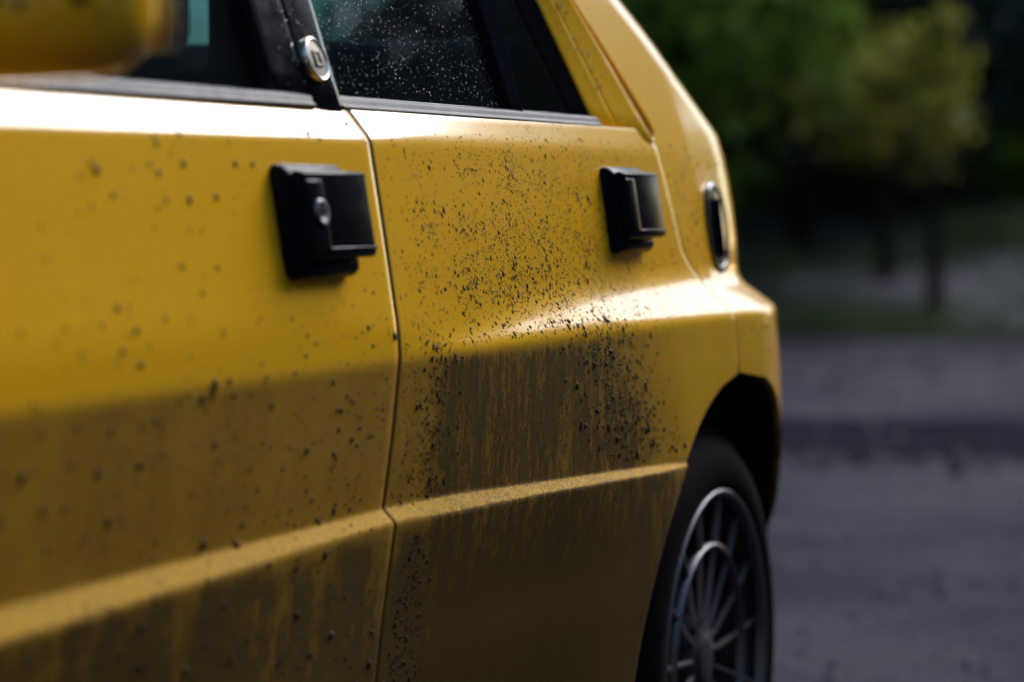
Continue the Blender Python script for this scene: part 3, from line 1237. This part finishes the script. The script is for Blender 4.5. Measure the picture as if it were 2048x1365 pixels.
blobs('mud_spatter', items, M['mud'], rear_doors[0], 'dark brown mud specks over the rear door')


def front_keep(x, z):
    if 2.09 < x < 2.28 and .795 < z < .905:
        return 0
    if z > .725:
        return .28 + .5 * max(0, (x - 2.0) / .3) * (z < .8)
    return .75 if z > .59 else .5


items = scatter(620, lambda: random.uniform(1.75, 2.315), lambda: random.uniform(.42, .935), front_keep, logsize(.0008, .40, .0004, .0018), .1, .5, .8)
items += scatter(420, lambda: random.uniform(1.45, 2.315), lambda: random.uniform(.42, .935), front_keep, logsize(.0015, .42, .0006, .0040), .1, .5, .7)
blobs('mud_spatter', items, M['mud'], front_doors[0], 'scattered round mud spots on the front door')
items = scatter(320, lambda: random.uniform(3.20, 3.46), lambda: random.uniform(.665, .93), lambda x, z: 1.0 if x > rear_shut(z) + .01 else 0, logsize(.0008, .4, .0004, .0018), .1, .5, .8)
blobs('mud_spatter', items, M['mud'], quarters[0], 'small mud spots on the rear quarter')


def gh_scatter(n, x0, x1, z0, z1, off, size):
    out = []
    nn = Vector((0, -1, .33)).normalized()
    for _ in range(n):
        x, z = random.uniform(x0, x1), z0 + (z1 - z0) * random.random()
        r = size()
        out.append(((x, gh_y(z) + off, z), nn, r * (1 + random.random()), r, r * .6, random.gauss(.9, .5)))
    return out


blobs('water_bead', gh_scatter(1500, 2.33, 2.76, .96, 1.10, .017, logsize(.00036, .4, .0002, .0010)), M['water'], rear_doors[0], 'fine pale specks on the rear door glass')
blobs('water_bead', gh_scatter(60, 2.21, 2.31, .955, 1.08, -.003, logsize(.0005, .4, .0003, .0012)), M['water'], front_doors[0], 'specks on the black window frame')
items = []
for _ in range(90):
    t = random.random()
    z = .935 + .16 * t
    x = 3.178 + (3.032 - 3.178) * (z - .927) / .162 - random.uniform(0, .09)
    r = random.uniform(.0006, .0019)
    items.append(((x, gh_y(z) - .001, z), Vector((0, -1, .33)), r * 1.2, r, r * .7, random.random() * 3))
blobs('mud_spatter', items, M['mud'], rear_doors[0], 'mud spots on the yellow window frame')
from mathutils.bvhtree import BVHTree
_h = bpy.data.objects['mirror_housing']
_bvh = BVHTree.FromPolygons([v.co.copy() for v in _h.data.vertices], [list(p.vertices) for p in _h.data.polygons])
items = []
for _ in range(46):
    hit = _bvh.ray_cast(Vector((1.2, random.uniform(.83, 1.03), random.uniform(.94, 1.07))), Vector((1, 0, 0)))
    if hit[0] is None:
        continue
    r = min(.010, .0030 * math.exp(random.gauss(0, .5)))
    items.append((hit[0], hit[1], r * 1.2, r, r * .35, random.random() * 3))
blobs('mud_spatter', items, M['mud'], bpy.data.objects['door_mirror'], 'dark mud spots on the mirror housing')


# ------------------------------------------------------------------ vegetation
def mat_leaf(name, a, b, c):
    m = NT(name)
    p = m.pos()
    oi = m.node('ShaderNodeObjectInfo')
    n1 = m.noise(p, 1.6, 3)
    n2 = m.noise(p, 9, 2)
    col = m.mix(n2, a, b)
    col = m.mix(m.smooth(n1, 0.55, 0.75), col, c)
    pr = m.node('ShaderNodeBsdfPrincipled')
    m.link(col, pr.inputs['Base Color'])
    pr.inputs['Roughness'].default_value = 0.6
    pr.inputs['Specular IOR Level'].default_value = 0.15
    tl = m.node('ShaderNodeBsdfTranslucent')
    m.link(col, tl.inputs[0])
    mx = m.node('ShaderNodeMixShader')
    mx.inputs[0].default_value = 0.5
    m.link(pr.outputs[0], mx.inputs[1])
    m.link(tl.outputs[0], mx.inputs[2])
    m.link(mx.outputs[0], m.out.inputs[0])
    return m.m


LEAF = {
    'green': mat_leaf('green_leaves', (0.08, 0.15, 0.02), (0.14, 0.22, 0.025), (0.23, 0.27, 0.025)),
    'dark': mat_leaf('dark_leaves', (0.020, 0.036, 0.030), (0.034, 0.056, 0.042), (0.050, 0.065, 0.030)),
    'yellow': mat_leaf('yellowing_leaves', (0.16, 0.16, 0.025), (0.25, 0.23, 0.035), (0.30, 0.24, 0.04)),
}
BARK = simple('bark', (0.014, 0.012, 0.011), 0.9, 0, 0.4, 12, Specular_IOR_Level=0.05)


def leafy(name, loc, height, radius, mat, label, cat, group, nclump=70, per=45, leaf=.075, base=.12, seed=0, shape=1.0):
    """a shrub or tree: trunk, limbs and a crown of leaf clumps with gaps"""
    rs = np.random.default_rng(seed)
    root = bpy.data.objects.new(name, None)
    COL.objects.link(root)
    z0 = float(bank(loc[0], loc[1])) - .03
    root.location = (loc[0], loc[1], z0)
    root['label'] = label
    root['category'] = cat
    root['group'] = group
    bm = bmesh.new()
    hz = height * .55
    tube(bm, (0, 0, 0), (0.05 * height, .02 * height, hz), .022 * height + .02, .010 * height, 7)
    centres = []
    for k in range(nclump):
        d = rs.normal(size=3)
        d /= np.linalg.norm(d)
        rr = rs.random()**.45
        q = np.array([d[0] * radius * rr, d[1] * radius * rr, height * (base + (1 - base) * .5) + d[2] * height * (1 - base) * .5 * rr])
        tz = (q[2] / height - base) / (1 - base)
        q[:2] *= (1 - shape) + shape * math.sin(math.pi * min(1, max(.08, .18 + .72 * tz)))
        centres.append(q)
    for q in centres[::6]:
        tube(bm, (0.02 * height, 0, hz * rs.uniform(.3, .95)), tuple(q), .007 * height, .002 * height, 5)
    o = bm_obj('trunk', bm, BARK, root)
    o.matrix_parent_inverse = Matrix.Identity(4)
    C0 = np.array(centres)
    cr = radius * .26
    n = nclump * per
    idx = np.repeat(np.arange(nclump), per)
    off = rs.normal(size=(n, 3)) * cr * .55 * rs.uniform(.5, 1.2, size=(nclump, 1))[idx]
    P = C0[idx] + off
    P[:, 2] = np.maximum(P[:, 2], .02)
    nrm = rs.normal(size=(n, 3)) + np.array([0, 0, .8])
    nrm /= np.linalg.norm(nrm, axis=1, keepdims=True)
    u = np.cross(nrm, rs.normal(size=(n, 3)))
    u /= np.linalg.norm(u, axis=1, keepdims=True)
    w = np.cross(nrm, u)
    s = leaf * rs.uniform(.6, 1.4, size=(n, 1))
    V = np.stack([P - u * s, P + w * s * .45, P + u * s, P - w * s * .45], 1).reshape(-1, 3)
    Fc = np.arange(n * 4).reshape(-1, 4)
    me = bpy.data.meshes.new('crown')
    me.vertices.add(n * 4)
    me.vertices.foreach_set('co', V.ravel())
    me.loops.add(n * 4)
    me.loops.foreach_set('vertex_index', Fc.ravel())
    me.polygons.add(n)
    me.polygons.foreach_set('loop_start', np.arange(n) * 4)
    me.polygons.foreach_set('loop_total', np.full(n, 4))
    me.update()
    o = link('crown', me, mat, root)
    o.matrix_parent_inverse = Matrix.Identity(4)
    return root


def pol(r, az):
    return (r * math.cos(math.radians(az)), r * math.sin(math.radians(az)))


# az is measured from the line of the car towards its far side
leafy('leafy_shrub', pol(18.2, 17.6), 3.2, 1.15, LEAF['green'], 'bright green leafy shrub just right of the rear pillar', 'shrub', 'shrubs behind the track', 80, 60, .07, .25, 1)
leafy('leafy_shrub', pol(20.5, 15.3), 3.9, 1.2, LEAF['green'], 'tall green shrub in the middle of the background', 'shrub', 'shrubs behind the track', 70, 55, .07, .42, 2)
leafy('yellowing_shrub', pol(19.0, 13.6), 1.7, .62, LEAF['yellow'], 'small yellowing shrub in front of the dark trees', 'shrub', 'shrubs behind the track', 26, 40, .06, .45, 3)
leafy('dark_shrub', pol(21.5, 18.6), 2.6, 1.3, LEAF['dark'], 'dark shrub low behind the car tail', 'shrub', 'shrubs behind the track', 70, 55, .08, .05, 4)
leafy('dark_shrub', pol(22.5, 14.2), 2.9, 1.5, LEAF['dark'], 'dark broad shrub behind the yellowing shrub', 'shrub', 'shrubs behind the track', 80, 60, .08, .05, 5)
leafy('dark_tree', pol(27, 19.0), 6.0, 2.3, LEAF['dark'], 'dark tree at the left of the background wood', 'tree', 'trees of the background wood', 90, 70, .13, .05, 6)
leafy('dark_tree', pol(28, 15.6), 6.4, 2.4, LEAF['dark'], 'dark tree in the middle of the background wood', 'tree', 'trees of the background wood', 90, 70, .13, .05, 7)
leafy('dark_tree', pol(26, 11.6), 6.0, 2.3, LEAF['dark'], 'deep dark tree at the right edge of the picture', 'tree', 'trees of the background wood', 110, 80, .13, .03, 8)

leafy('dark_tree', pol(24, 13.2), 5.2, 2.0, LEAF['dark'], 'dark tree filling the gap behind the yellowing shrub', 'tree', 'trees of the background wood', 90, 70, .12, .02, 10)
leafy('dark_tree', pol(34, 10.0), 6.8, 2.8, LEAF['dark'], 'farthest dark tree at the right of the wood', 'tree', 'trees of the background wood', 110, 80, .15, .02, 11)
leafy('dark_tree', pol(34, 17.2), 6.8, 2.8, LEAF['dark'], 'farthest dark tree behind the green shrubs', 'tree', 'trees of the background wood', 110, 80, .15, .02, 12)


def copy_tree(root, loc, rz, sc, label, group):
    c = root.copy()
    COL.objects.link(c)
    c.location = (loc[0], loc[1], float(bank(loc[0], loc[1])) - .03)
    c.rotation_euler = (0, 0, rz)
    c.scale = (sc, sc, sc)
    c['label'] = label
    c['group'] = group
    for ch in list(root.children):
        d = ch.copy()
        COL.objects.link(d)
        d.parent = c
    return c


# the wood goes on along the open side of the track and behind the car
side = leafy('roadside_tree', (15.0, -8.2), 8.0, 2.8, LEAF['dark'], 'tall dark tree lining the open side of the track', 'tree', 'trees along the open side of the track', 150, 90, .15, .02, 21)
for i, (x, y, sc) in enumerate([(10.5, -7.4, .95), (6, -8.0, 1.0), (1.5, -7.5, .95), (-3.5, -8.0, 1.05), (-8, -5, 1.1), (-11, 0, 1.1), (-9, 5.5, 1.1), (19.5, -8.8, 1.25), (24.5, -8.2, 1.2), (29, -7.0, 1.05), (22.0, -6.6, 1.1), (17.2, -7.0, 1.1), (26.5, -10.0, 1.3), (26.8, -4.7, 1.12)]):
    copy_tree(side, (x, y), i * 1.7, sc, 'tall dark tree lining the open side of the track', 'trees along the open side of the track')
far = leafy('canopy_tree', pol(24, 40.0), 7.0, 3.2, LEAF['dark'], 'high crowned tree seen only through the car windows', 'tree', 'trees behind the car', 150, 90, .16, .33, 31)
for i, (r, az, sc) in enumerate([(26, 31.5, 1.0), (20, 50, 1.0), (16, 64, .9)]):
    copy_tree(far, pol(r, az), 1 + i * 2.1, sc, 'high crowned tree seen only through the car windows', 'trees behind the car')


# ------------------------------------------------------------------ verge grass, loose stones, fallen leaves
def quads_obj(name, V, mat, label, cat=None):
    n = len(V) // 4
    me = bpy.data.meshes.new(name)
    me.vertices.add(n * 4)
    me.vertices.foreach_set('co', np.asarray(V, float).ravel())
    me.loops.add(n * 4)
    me.loops.foreach_set('vertex_index', np.arange(n * 4))
    me.polygons.add(n)
    me.polygons.foreach_set('loop_start', np.arange(n) * 4)
    me.polygons.foreach_set('loop_total', np.full(n, 4))
    me.update()
    o = link(name, me, mat)
    o['kind'] = 'stuff'
    o['label'] = label
    o['category'] = cat or name
    return o


def verge_grass():
    rs = np.random.default_rng(55)
    n = 26000
    r = rs.uniform(16.2, 27, n)
    az = np.radians(rs.uniform(5, 27, n))
    x, y = r * np.cos(az), r * np.sin(az)
    keep = (np.sin(x * 2.1 + y) * np.sin(y * 2.7 - x * .6) + rs.normal(size=n) * .5) > -.35
    x, y = x[keep], y[keep]
    n = len(x)
    z = bank(x, y) - .02
    h = rs.uniform(.08, .34, n) * (.6 + .4 * np.sin(x * 1.3) * np.sin(y * 1.9))
    a = rs.uniform(0, 2 * math.pi, n)
    w = rs.uniform(.006, .016, n)
    lx, ly = rs.normal(size=n) * .10, rs.normal(size=n) * .10
    dx, dy = np.cos(a) * w, np.sin(a) * w
    V = np.stack([np.stack([x - dx, y - dy, z], -1), np.stack([x + dx, y + dy, z], -1), np.stack([x + lx + dx * .2, y + ly + dy * .2, z + h], -1), np.stack([x + lx - dx * .2, y + ly - dy * .2, z + h], -1)], 1).reshape(-1, 3)
    return quads_obj('verge_grass', V, mat_leaf('grass_blades', (0.030, 0.050, 0.020), (0.050, 0.070, 0.022), (0.11, 0.11, 0.020)), 'ragged grass on the verge at the foot of the shrubs', 'grass')


verge_grass()


def litter():
    rs = np.random.default_rng(66)
    n = 2600
    r = rs.uniform(4.6, 17, n)**1.0
    az = np.radians(rs.uniform(4, 22, n))
    x, y = r * np.cos(az), r * np.sin(az)
    keep = (r > 8.3) & ((np.exp(-((r - 9.2) / .8)**2) + .10 + .35 * np.exp(-((r - 14.5) / 1.5)**2)) > rs.random(n))
    x, y = x[keep], y[keep]
    n = len(x)
    z = track_z(x, y) + .008
    a = rs.uniform(0, 6.28, n)
    s = rs.uniform(.015, .035, n)
    u = np.stack([np.cos(a) * s, np.sin(a) * s, rs.normal(size=n) * .01], -1)
    w = np.stack([-np.sin(a) * s * .6, np.cos(a) * s * .6, rs.normal(size=n) * .01], -1)
    P = np.stack([x, y, z], -1)
    V = np.stack([P - u, P + w, P + u, P - w], 1).reshape(-1, 3)
    return quads_obj('fallen_leaves', V, mat_leaf('dead_leaves', (0.040, 0.024, 0.024), (0.060, 0.036, 0.034), (0.05, 0.035, 0.03)), 'reddish fallen leaves scattered over the track', 'leaf litter')


litter()


def gravel():
    rs = np.random.default_rng(77)
    V, Fc = [], []
    ico = [(0, 0, 1), (.9, 0, .3), (.28, .85, .35), (-.72, .53, .3), (-.72, -.53, .33), (.28, -.85, .3), (.6, .4, -.4), (-.2, .7, -.4), (-.75, 0, -.4), (-.2, -.7, -.4), (.6, -.4, -.4)]
    fs = [(0, 1, 2), (0, 2, 3), (0, 3, 4), (0, 4, 5), (0, 5, 1), (1, 6, 2), (2, 6, 7), (2, 7, 3), (3, 7, 8), (3, 8, 4), (4, 8, 9), (4, 9, 5), (5, 9, 10), (5, 10, 1), (1, 10, 6)]
    for _ in range(3600):
        r = rs.uniform(4.2, 15)
        az = math.radians(rs.uniform(2, 24))
        x, y = r * math.cos(az), r * math.sin(az)
        if 3.0 < r < 4.3:
            continue
        s = min(.020, .009 * math.exp(rs.normal() * .4))
        q = rs.uniform(.7, 1.3, size=(len(ico), 1)) * np.array(ico) * [s * rs.uniform(.8, 1.4), s, s * .6]
        b = len(V)
        V.extend(q + [x, y, float(track_z(x, y)) - .001])
        Fc += [tuple(b + i for i in f) for f in fs]
    o = pydata('gravel', V, Fc, simple('gravel_stone', (0.034, 0.030, 0.048), 0.8, 0, 0.5, 25, Specular_IOR_Level=0.1), None, False)
    o['kind'] = 'stuff'
    o['label'] = 'loose grey stones strewn over the wet track'
    o['category'] = 'gravel'


gravel()


def dark_patch():
    """a long dark patch with a ragged edge, laid just over the track"""
    m = NT('dark_patch_matte')
    p = m.pos()
    n = m.noise(p, 3, 4)
    df = m.node('ShaderNodeBsdfDiffuse')
    m.link(m.mix(n, (0.014, 0.012, 0.018), (0.030, 0.025, 0.034)), df.inputs[0])
    m.link(m.bump(m.noise(p, 14, 3), .3, .02), df.inputs['Normal'])
    m.link(df.outputs[0], m.out.inputs[0])
    k, nr = 72, 8
    V = [(10.05, 1.75, float(track_z(10.05, 1.75)) + .005)]
    for j in range(1, nr + 1):
        for i in range(k):
            a = 2 * math.pi * i / k
            wob = 1 + .14 * math.sin(3 * a + 1) + .10 * math.sin(7 * a) + .07 * math.sin(13 * a) + .05 * math.sin(23 * a + 2)
            u, w = 2.3 * math.cos(a) * wob * j / nr, (1.0 + .25 * math.cos(2 * a + .6)) * math.sin(a) * wob * j / nr
            x, y = 10.05 + w - .22 * u, 1.75 + u
            V.append((x, y, float(track_z(x, y)) + .005))
    Fc = [(0, 1 + i, 1 + (i + 1) % k) for i in range(k)]
    for j in range(nr - 1):
        for i in range(k):
            q = 1 + j * k
            Fc.append((q + i, q + k + i, q + k + (i + 1) % k, q + (i + 1) % k))
    o = pydata('dark_track_patch', V, Fc, m.m)
    o['kind'] = 'structure'


dark_patch()

leafy('skylight_blocker_shrub', (-2.7, -3.5), 5.4, 1.6, LEAF['dark'], 'unseen dark shrub added to block skylight from the front door', 'shrub', 'unseen shrubs added to block skylight', 110, 80, .10, .02, 41)  # out of view, added to cut skylight on the front of the car side

under = leafy('understory_shrub', pol(30, 13.0), 3.0, 2.6, LEAF['dark'], 'low dense dark shrub under the trees at the right of the wood', 'shrub', 'undergrowth under the background trees', 150, 90, .13, .0, 51, .45)
for i, (r, az, lab) in enumerate([(31, 16.4, 'low dense dark shrub under the trees in the middle of the wood'), (30, 19.8, 'low dense dark shrub under the trees behind the car tail'), (31, 9.6, 'low dense dark shrub under the trees past the right edge'), (30, 6.2, 'low dense dark shrub farthest to the right under the trees')]):
    copy_tree(under, pol(r, az), 1.1 + i * 1.9, 1.0, lab, 'undergrowth under the background trees')

for i, (x, y, lab) in enumerate([(20.5, -5.9, 'a'), (24.5, -5.6, 'b'), (16.5, -6.0, 'c'), (28.5, -3.6, 'd'), (12.0, -6.2, 'e'), (7.5, -6.4, 'f')]):
    copy_tree(under, (x, y), .4 + i * 1.3, .8, 'low dense shrub along the open side of the track', 'shrubs along the open side of the track')

mids = leafy('verge_shrub', pol(23.5, 12.9), .8, .7, LEAF['green'], 'low green shrub on the verge at the right of the picture', 'shrub', 'low shrubs on the verge', 70, 60, .07, .0, 61, .35)
for i, (r, az, sc, lab) in enumerate([(23.0, 15.4, 1.0, 'low green shrub on the verge below the tall green shrub'), (24.0, 11.2, .9, 'low green shrub on the verge cut by the right edge')]):
    copy_tree(mids, pol(r, az), .7 + i * 1.9, sc, lab, 'low shrubs on the verge')
leafy('yellowing_shrub', pol(17.6, 12.6), 2.0, .45, LEAF['yellow'], 'slender yellowing sapling in front of the dark hollow', 'shrub', 'shrubs behind the track', 16, 32, .06, .55, 71)

for i, (x, y, sc) in enumerate([(15.5, 11.0, .9), (12.0, 11.2, .95), (8.5, 11.0, .9), (5.0, 11.3, .95), (1.5, 11.0, .9), (-2.5, 10.5, .95)]):
    copy_tree(under, (x, y), 2.2 + i * 1.7, sc, 'low dense shrub on the far side of the car', 'shrubs on the far side of the car')
for i, (x, y, sc) in enumerate([(14.0, 13.5, .9), (8.0, 14.0, .95), (2.5, 13.5, .9), (-3.5, 13.0, .95)]):
    copy_tree(side, (x, y), .9 + i * 2.3, sc, 'tall dark tree standing on the far side of the car', 'trees on the far side of the car')

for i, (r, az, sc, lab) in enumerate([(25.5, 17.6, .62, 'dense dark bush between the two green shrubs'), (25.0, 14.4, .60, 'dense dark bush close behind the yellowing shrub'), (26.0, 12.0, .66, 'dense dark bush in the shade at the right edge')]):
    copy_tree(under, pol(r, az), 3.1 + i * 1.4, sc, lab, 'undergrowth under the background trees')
